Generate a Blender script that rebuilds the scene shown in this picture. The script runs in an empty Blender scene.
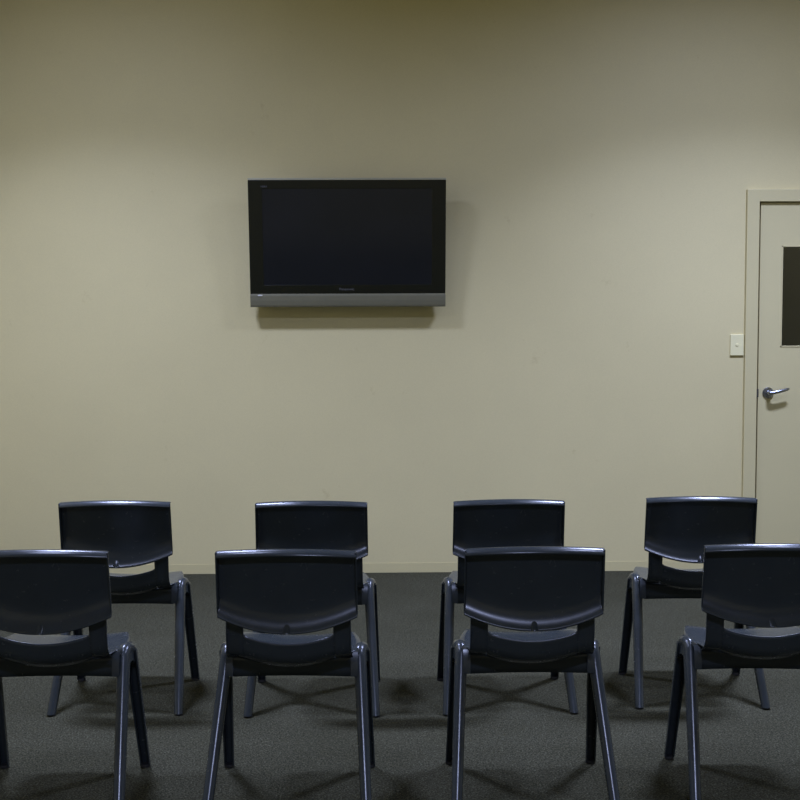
import bpy, bmesh, math
from mathutils import Vector, Matrix

scene = bpy.context.scene
COL = scene.collection
R = math.radians

# ------------------------------------------------------------------ helpers
def link(o, parent=None):
    COL.objects.link(o)
    if parent is not None:
        o.parent = parent
    return o

def obj(name, bm, m, parent=None, smooth=False, angle=35):
    me = bpy.data.meshes.new(name)
    bmesh.ops.recalc_face_normals(bm, faces=bm.faces)
    bm.to_mesh(me)
    bm.free()
    me.materials.append(m)
    if smooth:
        for p in me.polygons:
            p.use_smooth = True
        try:
            me.set_sharp_from_angle(angle=R(angle))
        except Exception:
            pass
    return link(bpy.data.objects.new(name, me), parent)

def thing(name, label, cat, loc=(0, 0, 0), rot=(0, 0, 0), group=None):
    o = bpy.data.objects.new(name, None)
    o.empty_display_size = 0.1
    o.location = loc
    o.rotation_euler = rot
    o['label'] = label
    o['category'] = cat
    if group:
        o['group'] = group
    return link(o)

def struct(o, label, cat):
    o['kind'] = 'structure'
    o['label'] = label
    o['category'] = cat
    return o

def add_box(bm, x0, x1, y0, y1, z0, z1, bev=0.0, seg=2):
    t = bmesh.new()
    bmesh.ops.create_cube(t, size=1.0)
    for v in t.verts:
        v.co = Vector(((x0 + x1) / 2 + v.co.x * (x1 - x0),
                       (y0 + y1) / 2 + v.co.y * (y1 - y0),
                       (z0 + z1) / 2 + v.co.z * (z1 - z0)))
    if bev:
        bmesh.ops.bevel(t, geom=list(t.edges), offset=bev, segments=seg, profile=0.5, affect='EDGES')
    merge(bm, t)

def merge(bm, t):
    me = bpy.data.meshes.new('tmp')
    t.to_mesh(me)
    t.free()
    bm.from_mesh(me)
    bpy.data.meshes.remove(me)

def box(x0, x1, y0, y1, z0, z1, bev=0.0, seg=2):
    bm = bmesh.new()
    add_box(bm, x0, x1, y0, y1, z0, z1, bev, seg)
    return bm

def grid(bm, rows):
    vs = [[bm.verts.new(p) for p in row] for row in rows]
    for i in range(len(vs) - 1):
        for j in range(len(vs[0]) - 1):
            bm.faces.new((vs[i][j], vs[i][j + 1], vs[i + 1][j + 1], vs[i + 1][j]))
    return vs

def loft(bm, rings, caps=True):
    vs = [[bm.verts.new(p) for p in r] for r in rings]
    n = len(vs[0])
    for i in range(len(vs) - 1):
        for j in range(n):
            k = (j + 1) % n
            bm.faces.new((vs[i][j], vs[i][k], vs[i + 1][k], vs[i + 1][j]))
    if caps:
        bm.faces.new(vs[0])
        bm.faces.new(list(reversed(vs[-1])))

def tube(bm, path, rad, n=16, side=Vector((1, 0, 0))):
    path = [Vector(p) for p in path]
    rings = []
    for i, p in enumerate(path):
        a = path[max(i - 1, 0)]
        b = path[min(i + 1, len(path) - 1)]
        T = (b - a).normalized()
        S = (side - T * side.dot(T)).normalized()
        U = T.cross(S)
        r = rad[i] if isinstance(rad, (list, tuple)) else rad
        rings.append([p + S * r * math.cos(2 * math.pi * k / n) + U * r * math.sin(2 * math.pi * k / n) for k in range(n)])
    loft(bm, rings)

def solid(o, th, off=0.0):
    m = o.modifiers.new('thickness', 'SOLIDIFY')
    m.thickness = th
    m.offset = off
    return o

# ------------------------------------------------------------------ materials
def new_mat(name):
    m = bpy.data.materials.new(name)
    m.use_nodes = True
    nt = m.node_tree
    b = nt.nodes['Principled BSDF']
    return m, nt, b

def setc(b, col, rough, spec=0.5, metal=0.0):
    b.inputs['Base Color'].default_value = (*col, 1)
    b.inputs['Roughness'].default_value = rough
    b.inputs['Metallic'].default_value = metal
    b.inputs['Specular IOR Level'].default_value = spec

def noise(nt, scale, detail=4, rough=0.6):
    tc = nt.nodes.get('TC') or nt.nodes.new('ShaderNodeTexCoord')
    tc.name = 'TC'
    n = nt.nodes.new('ShaderNodeTexNoise')
    n.inputs['Scale'].default_value = scale
    n.inputs['Detail'].default_value = detail
    n.inputs['Roughness'].default_value = rough
    nt.links.new(tc.outputs['Object'], n.inputs['Vector'])
    return n

def ramp(nt, src, stops):
    r = nt.nodes.new('ShaderNodeValToRGB')
    el = r.color_ramp.elements
    el[0].position, el[0].color = stops[0][0], (*stops[0][1], 1)
    el[1].position, el[1].color = stops[-1][0], (*stops[-1][1], 1)
    for p, c in stops[1:-1]:
        e = el.new(p)
        e.color = (*c, 1)
    nt.links.new(src, r.inputs['Fac'])
    return r

def mul(nt, a, b, fac=1.0):
    m = nt.nodes.new('ShaderNodeMix')
    m.data_type = 'RGBA'
    m.blend_type = 'MULTIPLY'
    m.inputs[0].default_value = fac
    nt.links.new(a, m.inputs[6])
    nt.links.new(b, m.inputs[7])
    return m.outputs[2]

def bump(nt, b, src, strength, dist):
    n = nt.nodes.new('ShaderNodeBump')
    n.inputs['Strength'].default_value = strength
    n.inputs['Distance'].default_value = dist
    nt.links.new(src, n.inputs['Height'])
    nt.links.new(n.outputs['Normal'], b.inputs['Normal'])

def painted(name, col, rough=0.6, blotch=0.05, spec=0.3, marks=False):
    m, nt, b = new_mat(name)
    setc(b, col, rough, spec)
    n1 = noise(nt, 1.7, 5, 0.6)
    lo = tuple(c * (1 - blotch) for c in col)
    hi = tuple(min(1, c * (1 + blotch)) for c in col)
    r1 = ramp(nt, n1.outputs['Fac'], [(0.3, lo), (0.7, hi)])
    n2 = noise(nt, 240, 3, 0.7)
    r2 = ramp(nt, n2.outputs['Fac'], [(0.3, (0.93, 0.93, 0.93)), (0.7, (1, 1, 1))])
    out = mul(nt, r1.outputs['Color'], r2.outputs['Color'])
    if marks:                                    # faint rubbed patches and nicks
        n3 = noise(nt, 5.5, 6, 0.75)
        r3 = ramp(nt, n3.outputs['Fac'], [(0.27, (0.90, 0.88, 0.85)), (0.36, (1, 1, 1))])
        out = mul(nt, out, r3.outputs['Color'])
    nt.links.new(out, b.inputs['Base Color'])
    bump(nt, b, n2.outputs['Fac'], 0.12, 0.002)
    return m

WALLC = (0.68, 0.60, 0.325)
M_wall = painted('beige_wall_paint', WALLC, 0.55, 0.025, 0.3, marks=True)
M_ceil = painted('ceiling_paint', (0.78, 0.70, 0.38), 0.9, 0.02)
M_frame = painted('cream_gloss_paint', (0.625, 0.557, 0.303), 0.4, 0.02, 0.4)
M_door = painted('cream_door_paint', (0.63, 0.562, 0.308), 0.42, 0.02, 0.4)
M_skirt = painted('skirting_paint', (0.64, 0.565, 0.30), 0.5, 0.03, 0.4)

def carpet():
    m, nt, b = new_mat('grey_loop_carpet')
    setc(b, (0.09, 0.095, 0.085), 1.0, 0.0)
    n1 = noise(nt, 170, 3, 0.8)
    n2 = noise(nt, 60, 3, 0.7)
    n3 = noise(nt, 2.2, 4, 0.6)
    r1 = ramp(nt, n1.outputs['Fac'], [(0.34, (0.020, 0.0198, 0.0130)), (0.50, (0.050, 0.0488, 0.0310)), (0.66, (0.122, 0.118, 0.076))])
    r2 = ramp(nt, n2.outputs['Fac'], [(0.3, (0.72, 0.72, 0.72)), (0.7, (1.15, 1.15, 1.15))])
    r3 = ramp(nt, n3.outputs['Fac'], [(0.3, (0.88, 0.88, 0.86)), (0.7, (1.08, 1.08, 1.1))])
    c = mul(nt, r1.outputs['Color'], r2.outputs['Color'])
    c = mul(nt, c, r3.outputs['Color'])
    nt.links.new(c, b.inputs['Base Color'])
    bump(nt, b, n1.outputs['Fac'], 0.6, 0.006)
    return m
M_carpet = carpet()

def plastic(name, col, rough, spec=0.5, var=0.08, rvar=0.05):
    m, nt, b = new_mat(name)
    setc(b, col, rough, spec)
    n1 = noise(nt, 14, 5, 0.65)
    r1 = ramp(nt, n1.outputs['Fac'], [(0.3, tuple(c * (1 - var) for c in col)), (0.7, tuple(c * (1 + var) for c in col))])
    nt.links.new(r1.outputs['Color'], b.inputs['Base Color'])
    n2 = noise(nt, 38, 5, 0.7)
    r2 = ramp(nt, n2.outputs['Fac'], [(0.3, (rough - rvar / 2,) * 3), (0.75, (rough + rvar,) * 3)])
    nt.links.new(r2.outputs['Color'], b.inputs['Roughness'])
    return m
M_chair = plastic('slate_blue_polypropylene', (0.0295, 0.0368, 0.0405), 0.24)
M_rubber = plastic('black_rubber', (0.012, 0.012, 0.013), 0.7)
M_black = plastic('gloss_black_bezel', (0.0100, 0.0105, 0.0058), 0.25, 0.4, 0.05, 0.03)
M_housing = plastic('black_housing', (0.015, 0.015, 0.014), 0.5, 0.4)
M_silver = plastic('grey_silver_plastic', (0.160, 0.152, 0.096), 0.45, 0.5, 0.05)
M_trim = plastic('pale_silver_trim', (0.42, 0.40, 0.28), 0.4, 0.5, 0.05)
M_mark = plastic('grey_lettering', (0.10, 0.10, 0.10), 0.5)
M_led_glint = plastic('pale_indicator_glint', (0.65, 0.65, 0.62), 0.3)  # pale colour stands in for a small glossy reflection
M_switch = plastic('white_switch_plastic', (0.80, 0.745, 0.43), 0.4, 0.5, 0.02)
M_steel, _nt, _b = new_mat('satin_chrome')
setc(_b, (0.38, 0.40, 0.44), 0.30, 0.5, 1.0)
_n = noise(_nt, 60, 3, 0.6)
_r = ramp(_nt, _n.outputs['Fac'], [(0.3, (0.22,) * 3), (0.7, (0.34,) * 3)])
_nt.links.new(_r.outputs['Color'], _b.inputs['Roughness'])
M_dark = plastic('dark_steel', (0.05, 0.045, 0.035), 0.5)

M_screen, _nt, _b = new_mat('plasma_screen_glass')
setc(_b, (0.0045, 0.006, 0.009), 0.12, 0.3)
_n = noise(_nt, 3, 2, 0.5)
_r = ramp(_nt, _n.outputs['Fac'], [(0.3, (0.012, 0.0130, 0.0135)), (0.7, (0.014, 0.015, 0.0165))])
_nt.links.new(_r.outputs['Color'], _b.inputs['Base Color'])

M_glass, _nt, _b = new_mat('door_pane_glass')
setc(_b, (0.85, 0.9, 0.87), 0.03, 0.5)
_b.inputs['Transmission Weight'].default_value = 1.0
_b.inputs['IOR'].default_value = 1.5
_n = noise(_nt, 4, 2, 0.5)
_r = ramp(_nt, _n.outputs['Fac'], [(0.3, (0.80, 0.86, 0.82)), (0.7, (0.86, 0.91, 0.87))])
_nt.links.new(_r.outputs['Color'], _b.inputs['Base Color'])
M_hall = painted('dim_hall_paint', (0.42, 0.39, 0.30), 0.7, 0.03)

# ------------------------------------------------------------------ the room
XL, XR, YB, YF, ZC = -2.35, 4.0, -3.2, 6.54, 3.6
T = 0.12
DX0, DX1, DZ = 2.042, 2.882, 1.998               # clear opening of the door frame

struct(obj('floor', box(XL - T, XR + T, YB - T, YF + T, -0.1, 0.0), M_carpet), 'dark grey carpet floor', 'floor')
struct(obj('ceiling', box(XL - T, XR + T, YB - T, YF + T, ZC, ZC + 0.1), M_ceil), 'pale flat ceiling', 'ceiling')
struct(obj('wall_left', box(XL - T, XL, YB - T, YF + T, 0, ZC), M_wall), 'beige side wall left of the chairs', 'wall')
struct(obj('wall_right', box(XR, XR + T, YB - T, YF + T, 0, ZC), M_wall), 'beige side wall right of the door', 'wall')
struct(obj('wall_back', box(XL, XR, YB - T, YB, 0, ZC), M_wall), 'beige wall behind the viewer', 'wall')
bm = bmesh.new()                                  # front wall with the doorway cut out
add_box(bm, XL, DX0 - 0.01, YF, YF + T, 0, ZC)
add_box(bm, DX1 + 0.01, XR, YF, YF + T, 0, ZC)
add_box(bm, DX0 - 0.01, DX1 + 0.01, YF, YF + T, DZ + 0.01, ZC)
struct(obj('wall_front', bm, M_wall), 'beige painted wall carrying the television', 'wall')

# dim hall behind the door pane
bm = bmesh.new()
add_box(bm, 1.4, 3.6, 8.6, 8.7, 0, 2.6)
add_box(bm, 1.3, 1.4, YF + T, 8.7, 0, 2.6)
add_box(bm, 3.6, 3.7, YF + T, 8.7, 0, 2.6)
add_box(bm, 1.3, 3.7, YF + T, 8.7, 2.6, 2.7)
add_box(bm, 1.3, 3.7, YF + T, 8.7, -0.1, 0.0)
struct(obj('wall_hall', bm, M_hall), 'dim hall seen through the door pane', 'wall')

# skirting along the front wall: plain board with a small rounded top edge
struct(obj('baseboard_front', box(XL, 1.972, YF - 0.0015, YF, 0.0, 0.052), M_skirt), 'low beige skirting board under the television wall', 'baseboard')
struct(obj('baseboard_left', box(XL, XL + 0.011, YB, YF - 0.012, 0.0, 0.052, 0.003), M_skirt), 'low beige skirting board along the side wall', 'baseboard')

# door frame
bm = bmesh.new()
for x0, x1 in ((DX0 - 0.067, DX0), (DX1, DX1 + 0.067)):
    add_box(bm, x0, x1, YF - 0.023, YF - 0.0005, 0, DZ + 0.065, 0.002)
add_box(bm, DX0 - 0.001, DX1 + 0.001, YF - 0.023, YF - 0.0005, DZ, DZ + 0.065, 0.002)
add_box(bm, DX0 - 0.009, DX0, YF, YF + T, 0, DZ)
add_box(bm, DX0, DX0 + 0.020, YF + 0.045, YF + 0.075, 0, DZ)
add_box(bm, DX0, DX1, YF + 0.045, YF + 0.075, DZ - 0.014, DZ)
add_box(bm, DX1, DX1 + 0.009, YF, YF + T, 0, DZ)
add_box(bm, DX0 - 0.009, DX1 + 0.009, YF, YF + T, DZ, DZ + 0.009)
fr = struct(obj('trim_1', bm, M_frame), 'cream painted door frame', 'door frame')
bm = box(DX0 - 0.0005, DX0 + 0.0105, YF - 0.021, YF + 0.005, 0.950, 0.992)
obj('strike_plate', bm, M_dark, fr)['label'] = 'dark metal strike plate'

# door leaf with its vision panel
LY = YF - 0.002                                  # leaf face sits just behind the frame face
x0, x1 = DX0 + 0.013, DX1 - 0.006
wx0, wx1, wz0, wz1 = 2.172, 2.752, 1.220, 1.764
bm = bmesh.new()
add_box(bm, x0, wx0, LY, LY + 0.04, 0.008, DZ - 0.004)
add_box(bm, wx1, x1, LY, LY + 0.04, 0.008, DZ - 0.004)
add_box(bm, wx0, wx1, LY, LY + 0.04, 0.008, wz0)
add_box(bm, wx0, wx1, LY, LY + 0.04, wz1, DZ - 0.004)
door = struct(obj('door_1', bm, M_door), 'cream painted door with a dark glazed panel and lever handle', 'door')
bm = bmesh.new()
for a in ((wx0, wx0 + 0.006, wz0, wz1), (wx1 - 0.006, wx1, wz0, wz1), (wx0, wx1, wz0, wz0 + 0.006), (wx0, wx1, wz1 - 0.006, wz1)):
    add_box(bm, a[0], a[1], LY - 0.003, LY + 0.04, a[2], a[3])
obj('glazing_bead', bm, M_door, door)
g = obj('door_pane', box(wx0 + 0.006, wx1 - 0.006, LY + 0.016, LY + 0.022, wz0 + 0.006, wz1 - 0.006), M_glass, door)
g['label'] = 'dark reflective glass pane'

hx, hz = 2.109, 0.972                            # lever set
bm = bmesh.new()
rings = []
for r, d in ((0.0305, 0.0), (0.0305, 0.006), (0.028, 0.0095), (0.014, 0.0105), (0.0125, 0.014), (0.0125, 0.048), (0.011, 0.052)):
    rings.append([Vector((hx + r * math.cos(2 * math.pi * k / 32), LY - d, hz + r * math.sin(2 * math.pi * k / 32))) for k in range(32)])
loft(bm, rings)
hd = obj('door_handle', bm, M_steel, door, True)
hd['label'] = 'satin metal lever handle on a round rose'
bm = bmesh.new()
tube(bm, [(hx - 0.004, LY - 0.047, hz), (hx + 0.012, LY - 0.052, hz + 0.003), (hx + 0.045, LY - 0.054, hz + 0.010), (hx + 0.086, LY - 0.053, hz + 0.020), (hx + 0.098, LY - 0.051, hz + 0.023)],
     [0.0105, 0.0105, 0.0095, 0.0085, 0.005], 16, Vector((0, 1, 0)))
obj('lever', bm, M_steel, hd, True, 50)

# wall switch
sw = thing('light_switch', 'small white switch plate on the wall beside the door frame', 'light switch', (1.935, YF, 1.174))
obj('cover_plate', box(-0.0365, 0.0365, -0.0105, -0.0002, 0, 0.114, 0.0025), M_switch, sw)
bm = bmesh.new()
rings = []
for r, d in ((0.0085, 0.0095), (0.0085, 0.0125), (0.0075, 0.0135), (0.003, 0.0138)):
    rings.append([Vector((r * math.cos(2 * math.pi * k / 20), -d, 0.058 + r * math.sin(2 * math.pi * k / 20))) for k in range(20)])
loft(bm, rings)
obj('push_button', bm, M_switch, sw, True)

# ------------------------------------------------------------------ television
TILT = R(6.8)
TW, TH = 1.030, 0.668
tv = thing('television', 'black flat television with a grey lower bar tilted on the beige wall', 'television',
           (-0.160, YF - 0.088, 1.443), (TILT, 0, 0))
h = TW / 2
SB = 0.070                                        # height of the grey bar
sx0, sx1, sz0, sz1 = -h + 0.073, h - 0.073, 0.117, 0.616
bm = bmesh.new()                                  # bezel around the sunken screen
add_box(bm, -h, sx0, 0.0, 0.036, SB, TH - 0.007, 0.0015)
add_box(bm, sx1, h, 0.0, 0.036, SB, TH - 0.007, 0.0015)
add_box(bm, sx0 - 0.003, sx1 + 0.003, 0.0, 0.036, SB, sz0, 0.0015)
add_box(bm, sx0 - 0.003, sx1 + 0.003, 0.0, 0.036, sz1, TH - 0.007, 0.0015)
obj('bezel', bm, M_black, tv)['label'] = 'glossy black bezel'
obj('screen', box(sx0 - 0.001, sx1 + 0.001, 0.0012, 0.020, sz0 - 0.001, sz1 + 0.001), M_screen, tv)['label'] = 'dark switched-off screen'
bm = bmesh.new()                                  # grey bar, slightly proud and curved under
prof = [(0.036, 0.0), (0.002, 0.0), (-0.003, 0.003), (-0.005, 0.012), (-0.006, 0.035), (-0.005, 0.060), (-0.003, 0.068), (0.0, SB), (0.036, SB)]
loft(bm, [[Vector((sx, p[0], p[1])) for p in prof] for sx in (-h, h)])
bar = obj('speaker_bar', bm, M_silver, tv)
bar['label'] = 'grey silver speaker bar'
bm = bmesh.new()
bmesh.ops.create_uvsphere(bm, u_segments=20, v_segments=10, radius=1.0)
for v in bm.verts:
    v.co = Vector((-h + 0.052 + v.co.x * 0.013, -0.0045 + v.co.y * 0.003, 0.0615 + v.co.z * 0.0045))
obj('power_light_glint', bm, M_led_glint, bar, True)['label'] = 'pale oval power light with painted glint'
obj('top_trim', box(-h, h, 0.001, 0.05, TH - 0.007, TH + 0.003, 0.0015), M_trim, tv)['label'] = 'thin silver trim along the top'
bm = bmesh.new()                                  # rear housing, stepped in from the bezel
add_box(bm, -h + 0.03, h - 0.03, 0.036, 0.062, 0.012, TH - 0.012, 0.006)
add_box(bm, -h + 0.08, h - 0.08, 0.058, 0.078, 0.10, TH - 0.05, 0.008)
obj('rear_housing', bm, M_housing, tv)

def lettering(name, body, x, z, width, height, y, parent):
    cu = bpy.data.curves.new(name, 'FONT')
    cu.body = body
    cu.size = 1.0
    cu.extrude = 0.02
    cu.offset = 0.012
    tmp = bpy.data.objects.new(name, cu)
    COL.objects.link(tmp)
    bpy.context.view_layer.update()
    me = bpy.data.meshes.new_from_object(tmp.evaluated_get(bpy.context.evaluated_depsgraph_get()))
    bpy.data.objects.remove(tmp)
    bpy.data.curves.remove(cu)
    xs = [v.co.x for v in me.vertices]
    ys = [v.co.y for v in me.vertices]
    zs = [v.co.z for v in me.vertices]
    kx = width / (max(xs) - min(xs))
    ky = height / (max(ys) - min(ys))
    for v in me.vertices:
        v.co = Vector((x + (v.co.x - (max(xs) + min(xs)) / 2) * kx, y - (v.co.z - min(zs)) * 0.02, z + (v.co.y - min(ys)) * ky))
    me.name = name
    me.materials.clear()
    me.materials.append(M_mark)
    return link(bpy.data.objects.new(name, me), parent)
lettering('maker_lettering', 'Panasonic', -0.006, 0.088, 0.078, 0.0125, -0.0003, tv)['label'] = 'small grey maker name on the lower bezel'
lettering('model_lettering', 'VIERA', -h + 0.083, 0.6235, 0.034, 0.009, -0.0003, tv)['label'] = 'tiny grey lettering in the upper corner'

bpy.context.view_layer.update()
inv = tv.matrix_world.inverted()
bm = bmesh.new()                                  # wall plate and two tilting arms
add_box(bm, -0.16 - 0.32, -0.16 + 0.32, YF - 0.022, YF - 0.0005, 1.62, 1.98, 0.003)
for sx in (-0.24, 0.24):
    t = bmesh.new()
    pts = [(YF - 0.022, 1.60), (YF - 0.022, 1.99), (YF - 0.070, 1.985), (YF - 0.035, 1.60)]
    loft(t, [[Vector((-0.16 + sx + e, p[0], p[1])) for p in pts] for e in (-0.012, 0.012)])
    merge(bm, t)
bm.transform(inv)
obj('wall_bracket', bm, M_housing, tv)

# ------------------------------------------------------------------ the stacking chair
HW = 0.1945                                       # half width of the back

def yface(x, z):
    return -0.072 - (z - 0.41) * 0.16 - 0.024 * (1 - (x / 0.19) ** 2)

def back_bm():
    bm = bmesh.new()
    # --- upper panel: a shallow tray whose rim turns towards the rear
    cols = [(-1.0, -0.027), (-0.994, -0.019), (-0.987, -0.010), (-0.974, -0.003)]
    cols += [(-0.95 + 1.9 * i / 22, 0.0) for i in range(23)]
    cols += [(-c[0], c[1]) for c in reversed(cols[:4])]
    low = [(0.0, -0.0340), (0.004, -0.0296), (0.010, -0.0240), (0.018, -0.0178), (0.028, -0.0118), (0.040, -0.0066), (0.055, -0.0027), (0.075, -0.0006)]
    top = [(-0.030, 0.0), (-0.014, 0.0), (-0.005, -0.001), (-0.0012, -0.004), (0.0, -0.009), (-0.0012, -0.014), (-0.0040, -0.0200), (-0.0080, -0.0255), (-0.0125, -0.0295), (-0.0165, -0.0310)]
    rows = []
    def edge_x(z):
        return HW + (0.7405 - z) * 0.008
    def zlow(s):
        return 0.5095 + 0.0435 * s * s
    def ztop(s):
        return 0.7405 + 0.0105 * (1 - s * s)
    def pt(s, dside, z, dy):
        x = s * edge_x(z)
        return Vector((x, yface(x, z) + min(dside, dy), z))
    for dz, dy in low:
        rows.append([pt(s, d, zlow(s) + dz, dy) for s, d in cols])
    for i in range(1, 8):
        f = i / 8
        rows.append([pt(s, d, (zlow(s) + 0.075) * (1 - f) + (ztop(s) - 0.030) * f, 0.0) for s, d in cols])
    for dz, dy in top:
        rows.append([pt(s, d if dz < -0.02 or dy > -0.005 else max(d, dy), ztop(s) + dz, dy) for s, d in cols])
    grid(bm, rows)
    # --- lower panel and the two posts beside the hand slot
    zs0 = lambda x: 0.400 + min(0.022, 0.022 * (x / 0.135) ** 2)
    W = 0.1285
    def zslot(x):
        a = abs(x) / W
        z = 0.472 + 0.022 * a * a
        if a > 0.94:
            z += 0.006 * ((a - 0.94) / 0.06) ** 2
        return z
    xs = [-W + 2 * W * i / 28 for i in range(29)]
    xs = [-W * 0.985] + xs + [W * 0.985]
    xs.sort()
    rows = []
    for i in range(9):
        f = i / 8
        row = []
        for x in xs:
            z = zs0(x) * (1 - f) + zslot(x) * f
            curl = 0.030 * max(0, 1 - (z - zs0(x)) / 0.035) ** 2      # sweeps forward into the seat
            row.append(Vector((x, yface(x, z) + curl + 0.002, z - 0.004 * (1 - f) ** 2)))
        rows.append(row)
    grid(bm, rows)
    for sg in (-1, 1):
        rows = []
        for i in range(13):
            f = i / 12
            row = []
            for x, dy in [(0.1270, 0), (0.140, 0), (0.155, 0), (0.166, 0), (0.1715, -0.001), (0.1745, -0.004), (0.1755, -0.009)]:
                z = zs0(x) * (1 - f) + 0.585 * f
                if z > 0.50:
                    dy *= max(0, 1 - (z - 0.50) / 0.05)
                xx = sg * (x + 0.004 * max(0, 0.46 - z) / 0.05)
                curl = 0.030 * max(0, 1 - (z - zs0(x)) / 0.035) ** 2
                row.append(Vector((xx, yface(xx, z) + dy + curl + 0.002, z - 0.004 * (1 - f) ** 2)))
            rows.append(row)
        grid(bm, rows)
    return bm

def seat_bm():
    bm = bmesh.new()
    yr, yf = -0.048, 0.272
    ys = [0.0, 0.04, 0.09, 0.15, 0.22, 0.30, 0.38, 0.46, 0.54, 0.62, 0.69, 0.75, 0.80, 0.85, 0.90, 0.94, 0.97, 0.99, 1.0]
    us = [-1 + 2 * i / 24 for i in range(25)]
    def width(y):
        w = 0.179 + 0.012 * max(0.0, min(1.0, (y + 0.06) / 0.08))
        w -= 0.045 * max(0.0, (y - 0.10) / 0.172) ** 1.5
        r = 0.036
        if y > yf - r:
            w = w - r + math.sqrt(max(r * r - (y - (yf - r)) ** 2, 0.0))
        return w
    def zz(u, y):
        z = 0.407 + 0.017 * u * u
        if y > 0.03:                              # rolls up a little, then falls at the front edge
            z += 0.006 * min(1, (y - 0.03) / 0.12) * (1 - u * u)
        if y > 0.19:
            z -= 0.030 * ((y - 0.19) / 0.082) ** 2
        if y < -0.02:
            z -= 0.006 * ((-0.02 - y) / 0.06) * (1 - u * u)
        return z
    rows = []
    for t in ys:
        y = yr + (yf - yr) * t
        w = width(y)
        row = []
        lip = 0.020 if y > -0.03 else 0.008
        ze = zz(1, y)
        ye = y + (0.046 * (1 - t / 0.2) if t < 0.2 else 0.0)
        row.append(Vector((-w - 0.0035, ye, ze - lip)))
        row.append(Vector((-w - 0.0030, ye, ze - 0.005)))
        for u in us:
            yy = y
            if t < 0.2:               # rear edge follows the curved back
                yy = y - 0.018 * (1 - u * u) * (1 - t / 0.2)
                yy += 0.046 * max(0.0, (abs(u) - 0.86) / 0.14) ** 1.3 * (1 - t / 0.2)
            row.append(Vector((u * w, yy, zz(u, y) + (0.0 if abs(u) < 0.99 else -0.0008))))
        row.append(Vector((w + 0.0030, ye, ze - 0.005)))
        row.append(Vector((w + 0.0035, ye, ze - lip)))
        rows.append(row)
    last = rows[-1]
    rows.append([Vector((v.x * 1.0, v.y + 0.004, v.z - 0.008)) for v in last])
    rows.append([Vector((v.x * 1.0, v.y + 0.004, v.z - 0.024)) for v in last])
    grid(bm, rows)
    return bm

def apron_bm():
    bm = bmesh.new()
    rows = []
    for zt in (0.0, 0.33, 0.66, 1.0):
        row = []
        for i in range(25):
            u = -1 + i / 12
            x = u * 0.187
            ztop = 0.402 + 0.016 * u * u
            zb = 0.344 + (0.010 * max(0, (abs(u) - 0.93) / 0.07))
            row.append(Vector((x, 0.006 + 0.014 * (1 - u * u), zb * (1 - zt) + ztop * zt)))
        rows.append(row)
    grid(bm, rows)
    return bm

def channel(r, b, th, sgn):
    """U section: rounded on the sgn side (in y), open on the other."""
    o, i = [], []
    n = 12
    for k in range(n + 1):
        a = math.pi * k / n
        o.append((-r * math.cos(a), r * math.sin(a)))
        i.append((-(r - th) * math.cos(a), (r - th) * math.sin(a)))
    pts = [(-r, -b)] + o + [(r, -b), (r - th, -b)] + list(reversed(i)) + [(-(r - th), -b)]
    return [(x, y * sgn) for x, y in pts]

def leg_bm(sx, kind):
    bm = bmesh.new()
    if kind == 'rear':
        a, b, sgn = Vector((0.1950, 0.028, 0.408)), Vector((0.2230, -0.2060, 0.007)), -1
    else:
        a, b, sgn = Vector((0.2050, 0.087, 0.404)), Vector((0.2185, 0.2080, 0.007)), 1
    rings = []
    for f in (0, 0.03, 0.1, 0.25, 0.5, 0.75, 0.95, 1.0):
        c = a.lerp(b, f)
        r = 0.0180 - 0.0030 * f
        rings.append([Vector((sx * (c.x + x), c.y + y, c.z)) for x, y in channel(r, 0.0150 - 0.003 * f, 0.0042, sgn)])
    loft(bm, rings)
    return bm

def foot_bm(sx, kind):
    c = Vector((0.2230, -0.2060, 0)) if kind == 'rear' else Vector((0.2185, 0.2080, 0))
    dy = 0.003 if kind == 'rear' else -0.003
    bm = bmesh.new()
    rings = []
    for r, z in ((0.0125, 0.0), (0.0150, 0.0015), (0.0152, 0.007), (0.0135, 0.0095)):
        rings.append([Vector((sx * c.x + r * math.cos(2 * math.pi * k / 20), c.y + dy + r * 0.92 * math.sin(2 * math.pi * k / 20), z)) for k in range(20)])
    loft(bm, rings)
    return bm

def rail_bm(sx):
    """the rounded shoulder where front and rear leg meet under the seat side"""
    bm = bmesh.new()
    p = [(0.1965, 0.012, 0.372), (0.1955, 0.024, 0.397), (0.1952, 0.035, 0.4100), (0.1972, 0.052, 0.4150), (0.2015, 0.072, 0.4110), (0.2050, 0.088, 0.398), (0.2065, 0.099, 0.370)]
    tube(bm, [(sx * q[0], q[1], q[2]) for q in p], [0.0170, 0.0180, 0.0184, 0.0184, 0.0184, 0.0180, 0.0170], 18)
    t = bmesh.new()                               # fillet that fills the crotch between the two legs
    pts = [(0.022, 0.408), (0.088, 0.404), (0.100, 0.352), (0.082, 0.366), (0.066, 0.375), (0.052, 0.378), (0.038, 0.375), (0.022, 0.366), (0.004, 0.350)]
    loft(t, [[Vector((sx * (e + q[0] * 0.10), q[0], q[1])) for q in pts] for e in (0.183, 0.187, 0.205, 0.209)])
    merge(bm, t)
    rows = []                                     # thin web closing the rear corner below the seat
    for y, z in ((-0.004, 0.421), (-0.010, 0.410), (-0.016, 0.390), (-0.020, 0.368), (-0.021, 0.352), (-0.015, 0.352), (-0.004, 0.37), (0.004, 0.405)):
        rows.append([Vector((sx * x, y, z)) for x in (0.171, 0.177, 0.184, 0.192)])
    grid(bm, rows)
    return bm

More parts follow.
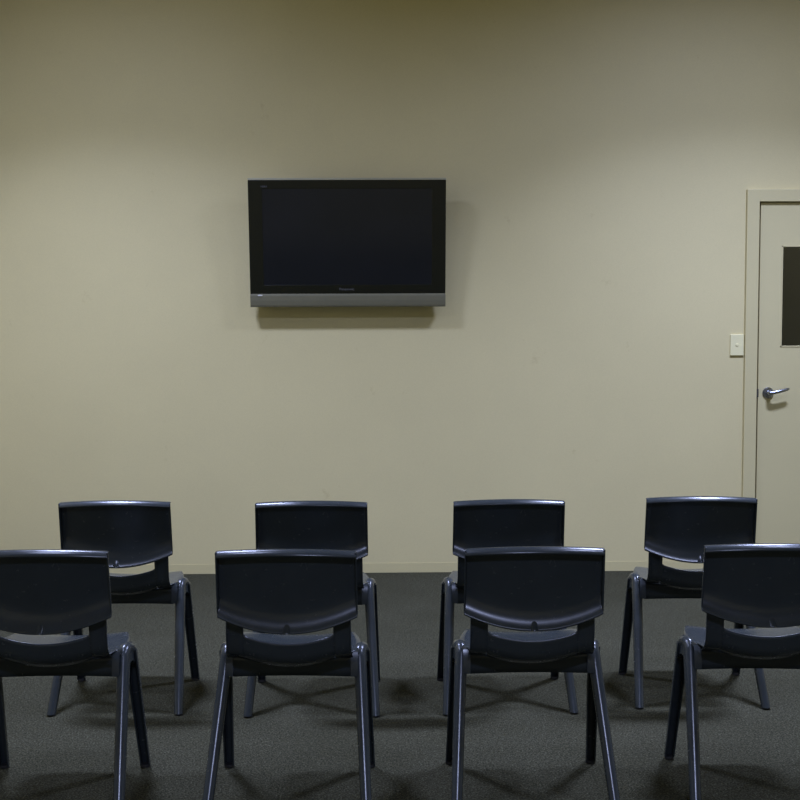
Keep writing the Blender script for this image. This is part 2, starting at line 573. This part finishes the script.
def lug_bm():
    """small ridge on the flared lower lip: grows out of the panel towards the edge"""
    prof = [(0.0, -0.0340), (0.004, -0.0296), (0.010, -0.0240), (0.018, -0.0178), (0.028, -0.0118), (0.040, -0.0066)]
    def flare(d):
        for (a, fa), (b, fb) in zip(prof, prof[1:]):
            if d <= b:
                return fa + (fb - fa) * (d - a) / (b - a)
        return prof[-1][1]
    bm = bmesh.new()
    rings = []
    for k in range(11):
        f = k / 10
        d = 0.031 - 0.030 * f
        z = 0.5095 + d
        prot = 0.0005 + 0.0115 * f ** 1.3
        if f > 0.85:
            prot *= 1 - 0.35 * ((f - 0.85) / 0.15) ** 2
        w = 0.0085 + 0.0025 * f
        base = yface(0, z) + flare(d)
        out = [Vector((w * math.cos(a), base + 0.001 - (prot + 0.001) * math.sin(a), z)) for a in [math.pi * q / 12 for q in range(13)]]
        rings.append(out)
    loft(bm, rings)
    return bm

GROUP = 'plastic chairs set out in two rows'
def make_chair():
    t = thing('stacking_chair', '', 'chair', group=GROUP)
    b = solid(obj('backrest', back_bm(), M_chair, t, True, 60), 0.0035)
    obj('moulded_lug', lug_bm(), M_chair, b, True, 60)
    solid(obj('seat', seat_bm(), M_chair, t, True, 60), 0.004)
    solid(obj('apron', apron_bm(), M_chair, t, True, 60), 0.005)
    for sx in (-1, 1):
        obj('side_rail', rail_bm(sx), M_chair, t, True, 60)
        for kind in ('rear', 'front'):
            l = obj('leg', leg_bm(sx, kind), M_chair, t, True, 40)
            obj('foot_cap', foot_bm(sx, kind), M_rubber, l, True, 50)
    return t

def copy_tree(o, parent=None):
    c = o.copy()
    COL.objects.link(c)
    if parent is not None:
        c.parent = parent
    for ch in list(o.children):
        copy_tree(ch, c)
    return c

CHAIRS = [
    (-0.9487, 3.4953, -0.34, 'slate-blue plastic chair at the left end of the front row, partly out of frame'),
    (-0.2558, 3.4785, -1.61, 'slate-blue plastic chair, second from the left in the front row'),
    (0.4344, 3.4903, -0.36, 'slate-blue plastic chair, third from the left in the front row'),
    (1.1174, 3.5090, -2.32, 'slate-blue plastic chair at the right end of the front row, partly out of frame'),
    (-0.9288, 4.3947, -0.45, 'slate-blue plastic chair at the left end of the back row near the wall'),
    (-0.2359, 4.3581, -0.78, 'slate-blue plastic chair, second from left in the back row, straight below the television'),
    (0.4536, 4.3660, 0.76, 'slate-blue plastic chair, third from the left in the back row near the wall'),
    (1.1509, 4.4075, -2.37, 'slate-blue plastic chair at the right end of the back row, nearest the door'),
]
proto = make_chair()
for i, (x, y, a, lab) in enumerate(CHAIRS):
    c = proto if i == 0 else copy_tree(proto)
    c.location = (x, y, 0)
    c.rotation_euler = (0, 0, R(a))
    c['label'] = lab

# ------------------------------------------------------------------ ceiling lamps and added fill lamps
def lamp(x, y, sx, sy, power, col=(0.875, 1.0, 1.60), spread=152):
    l = bpy.data.lights.new('ceiling_or_fill_lamp', 'AREA')
    l.shape = 'RECTANGLE'
    l.size, l.size_y = sx, sy
    l.energy = power
    l.color = col
    l.spread = R(spread)
    o = bpy.data.objects.new('ceiling_or_fill_lamp', l)
    o.location = (x, y, ZC - 0.01)
    COL.objects.link(o)
    return o
# louvred fittings in two rows: each throws a narrow pool and a weaker wide spill; rear fill lamp added
for x, y, p, sp in ((-1.40, 4.85, 33, 108), (-1.40, 4.85, 16, 156),
                    (1.95, 4.85, 40, 110), (1.95, 4.85, 24, 155),
                    (-1.40, 3.15, 15, 155), (1.95, 3.15, 19, 155), (0.3, -0.8, 76, 140)):  # last entry: unseen lamp added behind to lift the dark chair backs
    lamp(x, y, 0.6, 0.25, p, spread=sp)

hl = lamp(2.9, 7.9, 0.3, 0.3, 1.1, col=(1.0, 0.98, 0.95), spread=170)  # unseen lamp added so the hall shows faintly through the pane
hl.location.z = 2.58

w = bpy.data.worlds.new('World')
scene.world = w
w.use_nodes = True
w.node_tree.nodes['Background'].inputs['Color'].default_value = (0, 0, 0, 1)
w.node_tree.nodes['Background'].inputs['Strength'].default_value = 0.0

# ------------------------------------------------------------------ camera
cam = bpy.data.cameras.new('camera')
cam.sensor_width = 36.0
cam.lens = 1215.0 / 800.0 * 36.0
co = bpy.data.objects.new('camera', cam)
COL.objects.link(co)
pt, ro, yaw = R(3.921), R(-0.2072), R(1.0)
rt = Vector((math.cos(yaw), -math.sin(yaw), 0))
fw = Vector((math.sin(yaw) * math.cos(pt), math.cos(yaw) * math.cos(pt), -math.sin(pt)))
up = rt.cross(fw)
r2 = rt * math.cos(ro) + up * math.sin(ro)
u2 = -rt * math.sin(ro) + up * math.cos(ro)
mw = Matrix((r2, u2, -fw)).transposed().to_4x4()
mw.translation = Vector((0, 0, 1.39))
co.matrix_world = mw
scene.camera = co

vs = scene.view_settings
vs.view_transform = 'Standard'
vs.look = 'None'
vs.gamma = 1.0
vs.use_curve_mapping = False
vs.exposure = 0.0
